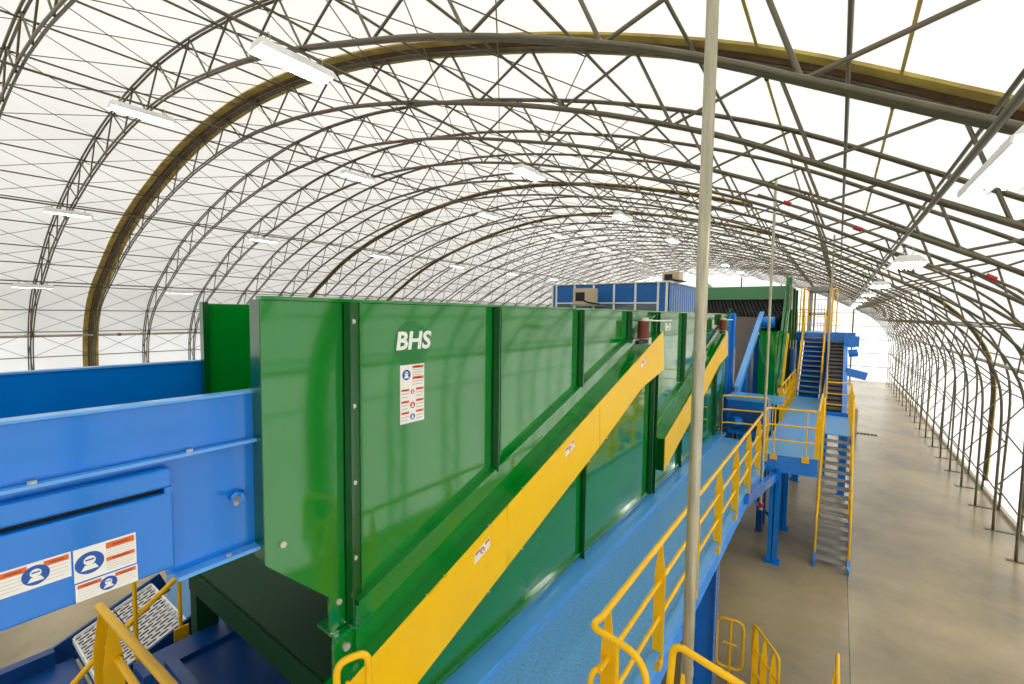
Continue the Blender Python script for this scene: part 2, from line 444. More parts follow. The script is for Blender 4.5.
for x, row in zip(LROW, ('the right slope', 'the slope over the green hopper', 'the crown of the roof', 'the left slope', 'the low left slope')):
    ys = [(3.6 if x > 0 else 3.45)+5.811*i for i in range(8)] if x != -12.0 else [3.35, 8.6, 14.9, 20.7, 26.5, 32.3]
    if x == -24.2: ys = [3.3, 7.9, 14.9, 20.7, 26.5]
    for i, y in enumerate(ys): lamp(x, y, 'white high bay lamp, %s in the row on %s' % (ORD[i], row), L=1.15 if x > 0 else 1.05, W=.4 if x > 0 else .36)

# ------------------------------------------------------------------ generic railing and stairs
def flat_post(p, h, parent, along, name='post', wdt=.09, m='yellow'):
    # flat bar post with its upper end tapering to the rail; wide face across the rail direction
    p = Vector(p); a = Vector(along).normalized(); n = Vector((-a.y, a.x, 0)); t = .006
    prof = [(-wdt/2, 0), (wdt/2, 0), (wdt/2, h*.72), (wdt*.12, h), (-wdt*.12, h), (-wdt/2, h*.72)]
    b = MB()
    for s in (-t, t): b.v += [tuple(p+n*u+a*s+Vector((0, 0, v))) for u, v in prof]
    k = len(prof); b.f = [tuple(range(k)), tuple(range(2*k-1, k-1, -1))]+[(i, (i+1) % k, k+(i+1) % k, k+i) for i in range(k)]
    return build(b, name, m, parent)
def railing(lab, path, posts, h=1.07, rails=(1, .66, .34), r=.023, name='handrail', group='yellow handrails', cat='handrail', pw=.09, round_posts=False):
    t = thing(name, path[0], lab, cat, group)
    for i, f in enumerate(rails):
        tubeo('top_rail' if i == 0 else 'mid_rail', 'yellow', t, fillet([Vector(p)+Vector((0, 0, h*f)) for p in path], .12), r if i == 0 else r*.85, 8)
    for p, al in posts:
        if round_posts: tubeo('post', 'yellow', t, [p, Vector(p)+Vector((0, 0, h))], .02, 8)
        else: flat_post(p, h, t, al, wdt=pw)
    return t
def stairs(lab, x0, x1, yf, zf, yt, zt, n, treadm='grey_steel', group='steel stairs', rails=True, railtop=None):
    t = thing('stairs', ((x0+x1)/2, yf, zf), lab, 'stairs', group)
    d = 1 if yt > yf else -1
    for x in (x0, x1):
        b = MB(); e = .13
        b.prism([(yf-.02*d, zf), (yf+.22*d, zf), (yt, zt-.22), (yt, zt+.02), (yt-.1*d, zt+.02), (yf-.02*d, zf+.14)], x-.02, x+.02)
        build(b, 'stringer', 'blue', t)
    for i in range(1, n):
        f = i/n; y = yf+(yt-yf)*f; z = zf+(zt-zf)*f
        box('tread', treadm, t, x0+.02, x1-.02, y-.02, y+.2*d if d > 0 else y+.02, z-.035, z) if d > 0 else box('tread', treadm, t, x0+.02, x1-.02, y-.2, y+.02, z-.035, z)
    if rails:
        for x in (x0, x1):
            sl = Vector((0, yt-yf, zt-zf))
            base = Vector((x, yf, zf))
            for hgt in (.95, .5):
                pts = [base+sl*.06+Vector((0, 0, .1)), base+sl*.06+Vector((0, 0, hgt)), base+sl+Vector((0, 0, hgt))] if hgt > .8 else [base+sl*.06+Vector((0, 0, hgt)), base+sl+Vector((0, 0, hgt))]
                tubeo('hand_rail', 'yellow', t, fillet(pts, .1), .024 if hgt > .8 else .02, 8)
            for f in (.35, .68, .97): flat_post(base+sl*f, .95, t, (0, 1, 0), wdt=.08)
    return t

# ------------------------------------------------------------------ green hoppers
XS = -2.47           # side plane
def zg(y): return -2.27+.342*(y-1.625)       # top of the belt guard on hopper one
def hopper(lab, y0, y1, shift, first):
    t = thing('green_hopper', (-3.2, (y0+y1)/2, -5.6), lab, 'hopper', 'green hoppers')
    zt = .06
    g = lambda y: zg(y-shift)
    yb = y0+.37
    ye = y1
    # near side: panels between ribs, following the sloping channel
    ribs = [y0+.56, 3.24, 4.88, 6.4, y1-.06] if first else [y0+.12, 9.3, 10.9, 12.5, y1-.06]
    edges = [y0]+ribs
    for i, (a, b) in enumerate(zip(edges, edges[1:])):
        c0 = g(a)+.33; c1 = g(b)+.33
        if first and i == 0: poly = [(a, -1.407), (a, zt), (b+.02, zt), (b+.02, -2.05), (1.56, -2.05), (1.56, -1.79)]
        else: poly = [(a, max(c0, -2.9)), (a, zt), (b, zt), (b, min(c1, zt-.05))]
        build(MB().prism(poly, XS-.06, XS-.03), 'side_panel', 'green', t, .004)
    if first:
        # front return flange of the near side
        box('front_flange', 'green_rib', t, XS-.14, XS-.032, y0-.004, y0+.014, -1.38, zt)
    for y in ribs:
        zb = g(y)+.3 if y < 7.2 or not first else -3.0
        zb = -2.0 if (first and y == ribs[0]) else zb
        if not first and y == ribs[0]: zb = -3.05
        rb = build(MB().box(XS-.03, XS+.05, y-.065, y-.05, zb, zt).box(XS-.03, XS-.02, y-.065, y+.06, zb, zt), 'rib', 'green_rib', t)
        box('rib_lip', 'green', t, XS-.03, XS-.012, y+.045, y+.062, zb, zt)
        for z in (zt-.12, -.6, -1.1, -1.6, -2.1, -2.5):
            if z > zb+.12: bolt((XS-.02, y-.0, z), (1, 0, 0), rb, .016)
    build(MB().box(XS-.075, XS-.02, y0, y1, zt, zt+.02), 'top_rail', 'green', t)
    # far side
    yf0 = y0+.26 if first else y0
    build(MB().prism([(yf0, -.95), (yf0, .05), (y1, .05), (y1, -1.2), (y0+2, -1.9)], -3.98, -3.94), 'far_panel', 'green', t, .004)
    box('far_edge', 'green_rib', t, -3.96, -3.9, yf0-.02, yf0+.02, -1.2, .06)
    # sloping channel along the side
    ya = y0+.55 if first else y0+.1; yc = y1-.15
    build(MB().prism([(ya, g(ya)-.25), (ya, g(ya)+.33), (yc, min(g(yc)+.33, -.02)), (yc, g(yc)-.25)], XS-.04, XS+.0), 'channel_web', 'green', t)
    build(MB().prism([(ya, g(ya)+.33), (ya, g(ya)+.36), (yc, min(g(yc)+.36, .02)), (yc, min(g(yc)+.33, 0))], XS-.04, XS+.035), 'channel_flange', 'green', t)
    # sloping deck inside
    yb = y0+1.1; build(MB().prism([(yb, g(yb)+.1), (yb, g(yb)+.16), (yc, g(yc)+.16), (yc, g(yc)+.1)], -3.94, XS-.06), 'inclined_deck', 'rubber', t)
    # lower body
    yl = y0+.4 if first else y0
    build(MB().prism([(yl, -3.08), (yl, g(yl)-.2), (y1, min(g(y1)-.2, -.3)), (y1, -3.08)], XS-.07, XS-.035), 'lower_panel', 'green', t)
    for y in ([5.05] if first else [9.35, 11.0, 12.4]):
        box('lower_rib', 'green_rib', t, XS-.035, XS+.03, y-.06, y-.045, -3.08, g(y)-.3)
        box('rib_plate', 'green_rib', t, XS-.035, XS-.025, y-.06, y+.05, -3.08, g(y)-.3)
    box('bottom_flange', 'green', t, XS-.05, XS+.03, yl, y1, -3.1, -3.07)
    box('bottom_angle', 'green', t, XS-.04, XS+.0, yl, y1, -2.98, -2.95)
    build(MB().prism([(yl, -4.2), (yl, -3.08), (y1, -3.08), (y1, -4.2)], -4.8, XS-.07), 'under_frame', 'green_rib', t) if not first else None
    return t, g
h1, g1 = hopper('near green steel hopper lettered BHS beside the blue conveyor', 1.174, 7.55, 0, True)
h2, g2 = hopper('second green steel hopper beyond the first yellow guard', 7.55, 13.85, 5.75, False)
# near hopper: lower front
build(MB().box(-4.8, XS-.02, 1.58, 3.2, -2.44, -2.38), 'deck_plate', 'green_shaded', h1)
build(MB().box(-4.8, XS-.02, 1.56, 1.6, -2.6, -2.4), 'front_lip', 'green_shaded', h1, .004)
build(MB().box(-4.8, -4.66, 1.57, 1.75, -5.0, -2.6), 'front_post', 'green_shaded', h1)
build(MB().prism([(1.58, -3.9), (1.58, -2.1), (1.6, -2.02), (1.82, -2.02), (1.9, -3.9)], XS-.05, XS-.02), 'front_bracket', 'green', h1)
box('bracket_flange', 'green', h1, XS-.18, XS+.03, 1.56, 1.83, -2.04, -2.02)
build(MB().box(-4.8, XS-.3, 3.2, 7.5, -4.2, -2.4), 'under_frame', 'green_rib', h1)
for y_, z_ in ((1.27, -1.32), (1.62, -1.84), (1.7, -1.45), (1.7, -.6), (1.7, -.1)): bolt((XS-.03, y_, z_), (1, 0, 0), h1, .02)
bolt((XS-.02, 1.66, -2.16), (1, 0, 0), h1, .026); bolt((XS-.08, 1.7, -2.02), (0, 0, 1), h1, .022)
for hh, ys in ((h1, (1.9, 7.2)), (h2, (7.9, 10.5, 13.6))):
    for y in ys:
        for x in (-4.6, XS-.25): box('leg', 'blue_dark', hh, x-.09, x+.09, y-.09, y+.09, -5.6, -2.6 if hh is h1 and y < 3 else -4.15)

# yellow belt guards
def guard(lab, g, ya, yb, cuts):
    xf = XS+.14; t = thing('belt_guard', (xf, (ya+yb)/2, g(ya)-.6), lab, 'guard', 'yellow belt guards')
    build(MB().prism([(ya, g(ya)-.02), (ya, g(ya)), (yb, g(yb)), (yb, g(yb)-.02)], XS-.02, xf-.01), 'top_cover', 'green', t)
    build(MB().prism([(ya, g(ya)-.55), (ya, g(ya)-.535), (yb-.9, g(yb-.9)-.535), (yb-.9, g(yb-.9)-.55)], XS-.02, xf-.01), 'bottom_cover', 'green_rib', t)
    ys = [ya]+cuts+[yb]
    for i, (a, b) in enumerate(zip(ys, ys[1:])):
        a_ = a+.006; b_ = b-.006
        if i < len(ys)-2: poly = [(a_, g(a_)-.56), (a_, g(a_)+.01), (b_, g(b_)+.01), (b_+.03, g(b_)-.55)]
        else: poly = [(a_+.03, g(a_)-.55), (a_, g(a_)+.01), (b_, g(b_)+.01), (b_+.12, g(b_)-.63), (b_-.9, g(b_-.9)-.5)]
        build(MB().prism(poly, xf-.012, xf), 'cover_panel', 'yellow_guard', t, .003)
        m_ = (a+b)/2
        p = [Vector((xf-.02, m_-.09, g(m_-.09)+.005)), Vector((xf+.02, m_-.09, g(m_-.09)+.02)), Vector((xf+.02, m_+.09, g(m_+.09)+.02)), Vector((xf-.02, m_+.09, g(m_+.09)+.005))]
        tubeo('lift_handle', 'yellow_guard', t, fillet(p, .03, 3), .006, 5)
        for yy in (a+.25, b-.25): bolt((xf-.006, yy, g(yy)+.01), (0, 0, 1), t, .012); bolt((xf-.006, yy, g(yy)-.57), (0, 0, -1), t, .012)
    # end plate
    build(MB().prism([(ya-.01, g(ya)-.56), (ya-.01, g(ya)), (ya+.01, g(ya)), (ya+.01, g(ya)-.56)], XS-.02, xf-.014), 'end_plate', 'green_rib', t)
    return t, xf
gd1, xf = guard('long yellow belt guard sloping up the near green hopper', g1, 1.45, 7.5, [3.2, 5.1])
gd2, xf = guard('farther yellow belt guard sloping up the second green hopper', g2, 7.8, 12.9, [10.4])
# small warning stickers on the guards
def sticker(name, lab, x, y0, y1, z0, z1, rows, sk=0.0, group='warning stickers'):
    """flat printed label on a plane X = x; sk = rise of z per metre of y"""
    t = thing(name, (x, (y0+y1)/2, z0), lab, 'sticker', group)
    def q(nm, m, a0, a1, b0, b1, lift):
        ya, yb = y0+(y1-y0)*a0, y0+(y1-y0)*a1; dz = z1-z0
        f = lambda yy, b: z0+dz*b+sk*(yy-y0)
        build(MB().hexa([(x, ya, f(ya, b0)), (x, yb, f(yb, b0)), (x, yb, f(yb, b1)), (x, ya, f(ya, b1)), (x+lift, ya, f(ya, b0)), (x+lift, yb, f(yb, b0)), (x+lift, yb, f(yb, b1)), (x+lift, ya, f(ya, b1))]), nm, m, t)
    q('backing', 'sticker', 0, 1, 0, 1, .0015)
    def disc(a, b, r, m):
        yc = y0+(y1-y0)*a; zc = z0+(z1-z0)*b+sk*(yc-y0)
        rr = r*(z1-z0)
        build(MB().tube([(x, yc, zc), (x+.0024, yc, zc)], rr, 24), 'symbol_disc', m, t)
        build(MB().tube([(x, yc, zc+rr*.22), (x+.0034, yc, zc+rr*.22)], rr*.42, 14), 'symbol_head', 'sticker', t)
        build(MB().prism([(yc-rr*.6, zc-rr*.62), (yc-rr*.35, zc-rr*.18), (yc+rr*.35, zc-rr*.18), (yc+rr*.6, zc-rr*.62)], x, x+.0032), 'symbol_body', 'sticker', t)
        build(MB().box(x, x+.004, yc-rr*.3, yc+rr*.3, zc+rr*.22, zc+rr*.36), 'symbol_mark', m, t)
    for r_ in rows:
        if r_[0] == 'head':
            q('header', 'orange', *r_[1:5], .002); word('WARNING', x+.0022, y0+(y1-y0)*(r_[1]+r_[2])/2, z0+(z1-z0)*(r_[3]+r_[4])/2+sk*(y1-y0)*(r_[1]+r_[2])/2, (y1-y0)*(r_[2]-r_[1])*.6, 'black', t, sk)
        elif r_[0] == 'text':
            n = r_[5]
            for i in range(n):
                b = r_[4]-(r_[4]-r_[3])*(i+.5)/n
                q('text_line', 'print_grey', r_[1], r_[2]-(.06 if i == n-1 else .0), b-.006*r_[6] if len(r_) > 6 else b-.007, b+.007, .002)
        elif r_[0] == 'disc': disc(*r_[1:4], r_[4] if len(r_) > 4 else 'print_blue')
    return t
def word(txt, x, yc, zc, width, m, parent, sk=0.0, bold=0.0, shear=0.0, name='lettering', height=None, depth=.0008):
    c = bpy.data.curves.new(name, 'FONT'); c.body = txt; c.size = 1; c.extrude = .5; c.offset = bold; c.shear = shear; c.resolution_u = 3
    o = bpy.data.objects.new('tmp', c); COL.objects.link(o); bpy.context.view_layer.update()
    me = bpy.data.meshes.new_from_object(o.evaluated_get(bpy.context.evaluated_depsgraph_get())); bpy.data.objects.remove(o)
    xs = [v.co.x for v in me.vertices]; ys = [v.co.y for v in me.vertices]
    w_ = max(xs)-min(xs); h_ = max(ys)-min(ys); s = width/w_; sv = s if height is None else height/h_
    cx, cyy = (max(xs)+min(xs))/2, (max(ys)+min(ys))/2
    b = MB(); b.v = [(x+(v.co.z+.5)*depth, yc+(v.co.x-cx)*s, zc+(v.co.y-cyy)*sv+sk*(v.co.x-cx)*s) for v in me.vertices]; b.f = [tuple(p.vertices) for p in me.polygons]
    return build(b, name, m, parent)
for gd, g, ys, nm in ((gd1, g1, (2.75, 4.25, 6.5), 'long'), (gd2, g2, (9.0, 12.3), 'farther')):
    for i, y in enumerate(ys):
        sticker('warning_sticker', 'small white warning sticker, %s from the lower end of the %s yellow guard' % (ORD[i], nm), xf+.0005, y, y+.2, g(y)-.17, g(y)-.08,
                [('head', .03, .34, .7, .95), ('head', .66, .97, .7, .95), ('disc', .5, .5, .32, 'red'), ('text', .04, .34, .1, .65, 3), ('text', .66, .96, .1, .65, 3)], sk=.342)
# BHS lettering and its emblem disc
em = thing('maker_emblem', (XS-.03, 2.24, -.45), 'round dark green emblem with white BHS letters on the near hopper', 'emblem')
build(MB().tube([(XS-.03, 2.235, -.225), (XS-.0285, 2.235, -.225)], .165, 40), 'emblem_disc', 'green_film', em)
word('BHS', XS-.0285, 2.255, -.2, .335, 'white', em, bold=.03, shear=.14, height=.135, depth=.002)
em2 = thing('maker_emblem', (XS-.03, 8.55, -.3), 'small white BHS lettering on the second hopper', 'emblem')
word('BHS', XS-.0285, 8.3, -.2, .33, 'white', em2, bold=.03, shear=.14, height=.135, depth=.002)
sticker('safety_sign', 'tall white safety sign with orange headers below the BHS letters', XS-.0295, 2.122, 2.351, -.8, -.375,
        [('disc', .25, .83, .09), ('head', .5, .97, .93, .98), ('head', .5, .97, .74, .79), ('text', .5, .96, .8, .92, 3), ('text', .5, .96, .63, .73, 2),
         ('head', .04, .36, .55, .59), ('head', .64, .97, .55, .59), ('disc', .5, .53, .04, 'red'), ('head', .04, .36, .35, .39), ('head', .64, .97, .35, .39), ('disc', .5, .3, .055, 'red'),
         ('head', .04, .36, .16, .2), ('head', .64, .97, .16, .2), ('disc', .5, .1, .055), ('text', .04, .36, .42, .54, 2), ('text', .64, .96, .42, .54, 2), ('text', .04, .36, .22, .34, 2), ('text', .64, .96, .22, .34, 2), ('text', .04, .36, .03, .14, 2), ('text', .64, .96, .03, .14, 2)])
# oilers: rust cylinder on a bracket at the head of each guard
for g, y, lab in ((g1, 6.55, 'rust-brown cylinder canister at the upper end of the long yellow guard'), (g2, 12.2, 'rust-brown cylinder canister at the head of the farther yellow guard')):
    t = thing('canister', (XS+.14, y, g(y)-.05), lab, 'canister', 'canisters on the hoppers'); x = XS+.14
    z0 = -.33
    tubeo('body', 'rust', t, [(x, y, z0), (x, y, z0+.25)], .085, 16)
    tubeo('cap', 'bolt', t, [(x, y, z0+.25), (x, y, z0+.3)], .07, 12)
    box('bracket', 'grey_steel', t, XS-.02, x+.08, y-.06, y+.06, z0-.02, z0)
    tubeo('shaft', 'black', t, [(x+.02, y-.3, z0-.05), (x+.02, y+.1, z0-.05)], .032, 10)
    box('fitting', 'bolt', t, x-.04, x+.05, y+.1, y+.22, z0-.1, z0+.0)
    tubeo('hose', 'white', t, [(x-.05, y, z0+.27), (x-.05, y+.8, z0+.25), (x-.05, y+1.55, z0+.25)], .012, 6)

# ------------------------------------------------------------------ blue infeed conveyor (left)
cv = thing('infeed_conveyor', (-3.3, -.5, -5.6), 'blue steel infeed conveyor running into the near green hopper', 'conveyor')
XN = -2.6; YB = -2.6; YE = 1.3
box('side_panel', 'blue', cv, XN-.03, XN, YB, YE, -.7, -.452, bevel=.003)
box('top_flange', 'kerb', cv, XN-.07, XN+.012, YB, YE, -.452, -.438, bevel=.002)
box('joint_angle', 'kerb', cv, XN, XN+.045, YB, YE, -.715, -.7)
box('joint_angle', 'blue', cv, XN, XN+.012, YB, YE, -.73, -.716)
box('lower_panel', 'blue', cv, XN-.03, XN-.005, YB, .76, -1.235, -.73); box('lower_panel', 'blue', cv, XN-.03, XN-.005, .76, YE, -1.3, -.73)
box('bottom_flange', 'kerb', cv, XN-.03, XN+.06, .785, YE, -1.32, -1.3)
# guard cover with its slot
gc = build(MB().box(XN, XN+.05, YB, .775, -.846, -.752), 'guard_cover', 'blue', cv, .012)
build(MB().box(XN, XN+.05, YB, .78, -1.245, -.87), 'guard_cover', 'blue', cv, .012)
box('slot_back', 'black', cv, XN-.004, XN+.004, YB, .755, -.88, -.84)
box('slot_end', 'blue', cv, XN, XN+.048, .745, .775, -.875, -.843)
box('far_panel', 'blue', cv, -4.03, -4.0, YB, 1.46, -1.2, -.40, bevel=.003)
box('far_flange', 'kerb', cv, -4.07, -3.99, YB, 1.46, -.40, -.388)
box('belt', 'rubber', cv, -4.0, XN-.03, YB, 2.2, -1.0, -.97)
box('bed', 'blue_dark', cv, -4.0, XN-.03, YB, 1.3, -1.23, -1.2)
for y in (-.2, .32, .86): bolt((XN+.022, y, -.7), (0, 0, 1), cv, .016)
bolt((XN+.03, 1.02, -1.3), (0, 0, 1), cv, .014)
tubeo('adjuster_bolt', 'grey_steel', cv, [(XN, 1.09, -1.0), (XN+.11, 1.03, -1.0)], .012, 8)
tubeo('adjuster_nut', 'blue', cv, [(XN, 1.09, -1.0), (XN+.035, 1.07, -1.0)], .035, 6)
for y in (-2.2,):
    for x in (-3.95, -2.7): box('leg', 'blue_dark', cv, x-.07, x+.07, y-.07, y+.07, -5.6, -1.3)
XG = XN+.0505
R3 = [('head', .03, .4, .72, .93), ('head', .62, .97, .72, .93), ('disc', .51, .5, .38), ('text', .04, .38, .1, .66, 4), ('text', .64, .96, .1, .66, 4)]
sticker('safety_sign', 'wide white warning label at the left edge of the blue conveyor', XG, .205, .415, -1.115, -1.01, R3)
sticker('safety_sign', 'large white safety label with blue head symbol on the blue conveyor', XG, .422, .63, -1.155, -1.012,
        [('disc', .24, .5, .33), ('head', .5, .97, .75, .94), ('text', .5, .96, .5, .73, 3), ('head', .5, .97, .36, .48), ('text', .5, .96, .06, .34, 4)])
sticker('safety_sign', 'lower white warning label with small blue symbol on the blue conveyor', XG, .424, .632, -1.24, -1.162, R3)

# ------------------------------------------------------------------ walkway beside the hoppers
ZW = -3.1
wk = thing('walkway', (-1.75, 7, -5.6), 'blue textured steel walkway running beside the green hoppers', 'walkway')
box('deck', 'deck', wk, -2.28, -1.23, 2.62, 11.6, ZW-.03, ZW)
box('deck', 'deck', wk, -2.28, -1.31, 11.6, 12.55, ZW-.03, ZW)
box('kerb_plate', 'kerb', wk, -2.53, -2.27, 1.7, 12.9, ZW-.03, ZW+.055, bevel=.004)
build(MB().box(-1.245, -1.23, 2.62, 11.6, ZW-.26, ZW+.05).box(-1.23, -1.17, 2.62, 11.6, ZW-.26, ZW-.245).box(-1.23, -1.17, 2.62, 11.6, ZW+.035, ZW+.05), 'edge_channel', 'kerb', wk)
box('inner_beam', 'blue_dark', wk, -2.5, -2.42, 1.7, 12.9, ZW-.3, ZW-.03)
for y in (4.2, 6.55, 9.0): box('cross_beam', 'blue_dark', wk, -2.42, -1.25, y-.05, y+.05, ZW-.2, ZW-.03)
for y in (6.55,):
    build(MB().box(-1.45, -1.18, y-.012, y+.012, -5.58, ZW-.26).box(-1.45, -1.43, y-.1, y+.1, -5.58, ZW-.26).box(-1.2, -1.18, y-.1, y+.1, -5.58, ZW-.26), 'column', 'blue', wk)
    box('base_plate', 'blue', wk, -1.5, -1.13, y-.15, y+.15, -5.6, -5.58)
RY = [2.86, 4.0, 5.25, 6.5, 7.75, 9.0, 10.25, 11.42]
hr = railing('long yellow handrail along the open side of the blue walkway', [(-1.2, 2.72, ZW), (-1.2, 11.55, ZW), (-.27, 11.72, ZW)], [((-1.2, y, ZW), (0, 1, 0)) for y in RY], pw=.1)
for y, po in zip(RY, [c for c in hr.children if c.name.startswith('post')]): box('post_foot', 'yellow', po, -1.235, -1.16, y-.05, y+.05, ZW-.1, ZW+.0)
for x, y in ((-1.05, 11.58), (-.45, 11.69)):
    rod('baluster', 'yellow', (x, y, ZW-.02), (x, y, ZW+1.05), .014, hr); box('post_foot', 'yellow', hr, x-.07, x+.07, y-.03, y+.02, ZW-.08, ZW+.03)
# end return of the walkway rail, turning across and dropping to the access steps
tubeo('end_return', 'yellow', hr, fillet([(-1.2, 2.75, ZW+1.07), (-1.22, 2.62, ZW+1.07), (-.84, 2.58, ZW+1.05), (-.80, 2.58, ZW+.1)], .16, 6), .023, 8)
tubeo('end_return', 'yellow', hr, fillet([(-1.2, 2.8, ZW+.7), (-1.24, 2.68, ZW+.7), (-1.24, 2.66, ZW+.36), (-1.2, 2.8, ZW+.36)], .12, 6), .02, 8)
rod('baluster', 'yellow', (-1.03, 2.6, ZW), (-1.03, 2.6, ZW+1.05), .016, hr)
# handrail of the steps leaving the walkway
rs = thing('step_handrail', (-.7, 2.75, ZW-.2), 'yellow step handrail beside the galvanised pole at the bottom edge', 'handrail')
tubeo('top_rail', 'yellow', rs, fillet([(-.78, 2.72, ZW-.1), (-.73, 2.75, -2.0), (-.22, 2.69, -2.06), (-.2, 2.69, -2.6)], .08, 6), .022, 10)
tubeo('mid_rail', 'yellow', rs, fillet([(-.6, 2.66, ZW-.1), (-.56, 2.72, -2.3), (-.4, 2.69, -2.34), (-.36, 2.69, -2.8)], .1, 6), .02, 8)
flat_post((-.66, 2.72, ZW-.1), 1.05, rs, (0, 1, 0), wdt=.07); flat_post((-.42, 2.7, ZW-.1), .95, rs, (0, 1, 0), wdt=.05)
box('step_plate', 'blue', rs, -1.2, -.25, 2.45, 3.0, ZW-.35, ZW-.3)
for x, y in ((-1.1, 2.9), (-.4, 2.9), (-1.1, 2.5), (-.4, 2.5)): box('leg', 'blue', rs, x-.04, x+.04, y-.04, y+.04, -5.6, ZW-.35)
# yellow loop near bottom centre-left
lp = thing('looped_handrail', (-2.12, 1.45, -5.6), 'yellow looped handrail end below the near green hopper', 'handrail')
tubeo('loop', 'yellow', lp, fillet([(-2.17, 1.38, -3.3), (-2.14, 1.37, -1.92), (-2.08, 1.53, -1.92), (-2.07, 1.53, -3.3)], .07, 7), .02, 10)
tubeo('inner_bar', 'yellow', lp, [(-2.12, 1.42, -3.3), (-2.12, 1.42, -2.05)], .01, 6)
box('foot', 'blue', lp, -2.25, -2.0, 1.3, 1.6, -5.6, -3.3)

# floor-level guard rails at lower right
lf = thing('loop_gate', (-1.09, 7.18, -5.6), 'yellow rounded loop rail on a post beside the blue column', 'gate')
tubeo('loop', 'yellow', lf, fillet([(-1.27, 7.16, -4.5), (-.92, 7.22, -4.5), (-.92, 7.22, -5.25), (-1.27, 7.16, -5.25)], .12, 6, True), .02, 8, closed=True)
rod('post', 'yellow', (-1.09, 7.19, -5.6), (-1.09, 7.19, -4.5), .02, lf); tubeo('cross_bar', 'yellow', lf, [(-1.18, 7.16, -4.86), (-1.0, 7.2, -4.88)], .015, 6)
tr = thing('guard_rail', (-.6, 7.0, -5.6), 'yellow guard rail with three flat posts next to the loop rail', 'handrail')
A = Vector((-.8, 7.3, 0)); B = Vector((-.43, 6.75, 0))
P = lambda f, z: tuple(A+(B-A)*f+Vector((0, 0, z)))
tubeo('frame_rail', 'yellow', tr, fillet([P(0, -4.5), P(1, -4.5), P(1, -5.2), P(0, -5.2)], .07, 5, True), .02, 8, closed=True)
tubeo('mid_rail', 'yellow', tr, [P(0, -4.85), P(1, -4.85)], .016, 6)
for f in (.1, .45, .8): flat_post(P(f, -5.6), 1.1, tr, tuple(B-A), wdt=.09)
t = thing('guard_rail', (.15, 6.6, -5.6), 'yellow guard rail seen end-on at the bottom edge of the floor', 'handrail')
tubeo('top_rail', 'yellow', t, fillet([(.2, 7.35, -5.6), (.2, 7.35, -4.5), (.2, 5.6, -4.5), (.2, 5.6, -5.6)], .1), .024, 8)
tubeo('mid_rail', 'yellow', t, [(.2, 7.35, -5.0), (.2, 5.6, -5.0)], .018, 6)
for y in (7.2, 6.4, 5.7): flat_post((.2, y, -5.6), 1.1, t, (0, 1, 0))

# ------------------------------------------------------------------ landing, stairs
ld = thing('landing', (-.75, 16, -5.6), 'blue raised landing platform with yellow rails between the two stairs', 'platform')
build(MB().prism([(-1.31, 11.6), (-.22, 11.78), (-.22, 21.0), (-1.31, 21.0)], ZW-.03, ZW, 'z'), 'deck', 'deck', ld)
build(MB().prism([(-1.31, 11.58), (-.22, 11.76), (-.22, 11.8), (-1.31, 11.62)], ZW-.38, ZW+.0, 'z'), 'front_fascia', 'blue', ld)
box('side_beam', 'blue', ld, -.26, -.22, 11.76, 21, ZW-.3, ZW-.03); box('side_beam', 'blue', ld, -1.31, -1.27, 11.7, 21, ZW-.3, ZW-.03)
box('side_deck', 'deck', ld, -.22, .42, 14.75, 17.6, ZW-.03, ZW); box('side_deck_beam', 'blue', ld, .38, .42, 14.75, 17.6, ZW-.25, ZW-.03)
box('side_deck_edge', 'blue', ld, -.22, .42, 17.56, 17.6, ZW-.03, ZW+.12)
for x, y in ((-1.0, 11.72), (-.98, 13.75), (-.98, 18.2), (.3, 17.4)):
    build(MB().box(x-.1, x+.1, y-.1, y-.085, -5.58, ZW-.3).box(x-.1, x+.1, y+.085, y+.1, -5.58, ZW-.3).box(x-.01, x+.01, y-.1, y+.1, -5.58, ZW-.3), 'column', 'blue', ld)
    box('base_plate', 'blue', ld, x-.16, x+.16, y-.16, y+.16, -5.6, -5.58)
build(MB().bar((-1.0, 11.75, ZW-.5), (-1.2, 8.9, ZW-.16), .1, .2), 'knee_brace', 'blue', ld)
build(MB().bar((-1.0, 11.9, -4.7), (-1.75, 11.5, -3.9), .07, .07), 'knee_brace', 'blue', ld)
railing('yellow handrail on the right edge of the blue landing', [(-.25, 11.8, ZW), (-.25, 14.6, ZW)], [((-.25, y, ZW), (0, 1, 0)) for y in (11.85, 13.2, 14.5)], pw=.1)
railing('yellow handrail on the right edge leading to the upper stairs', [(-.25, 17.6, ZW), (-.25, 20.9, ZW)], [((-.25, y, ZW), (0, 1, 0)) for y in (17.7, 19.3, 20.8)], pw=.1)
railing('yellow handrail on the left edge of the landing below the upper stairs', [(-1.28, 15.6, ZW), (-1.28, 20.9, ZW)], [((-1.28, y, ZW), (0, 1, 0)) for y in (15.7, 17, 18.3, 19.6, 20.8)], pw=.1)
railing('yellow handrail around the head of the lower stairs', [(-.2, 17.5, ZW), (.42, 17.5, ZW), (.42, 14.75, ZW)], [((.42, y, ZW), (0, 1, 0)) for y in (17.4, 16, 14.8)], pw=.08)
railing('yellow end rail across the walkway in front of the blue box', [(-2.33, 12.6, ZW), (-2.2, 12.72, ZW), (-1.33, 12.9, ZW)], [((-2.33, 12.6, ZW), (1, .1, 0)), ((-1.33, 12.9, ZW), (1, .1, 0))], pw=.08)
stairs('lower blue and yellow stairs descending from the landing to the concrete floor', -.2, .42, 12.05, -5.6, 14.75, ZW, 16)
stairs('upper blue and yellow stairs climbing from the landing to the top platform', -1.22, -.45, 20.95, ZW, 23.85, -.65, 13)
build(MB().prism([(20.95, -3.5), (20.95, -3.3), (23.8, -.98), (23.8, -1.2)], -1.18, -.5), 'under_tray', 'blue', [o for o in bpy.data.objects if o.name.startswith('stairs')][-1])
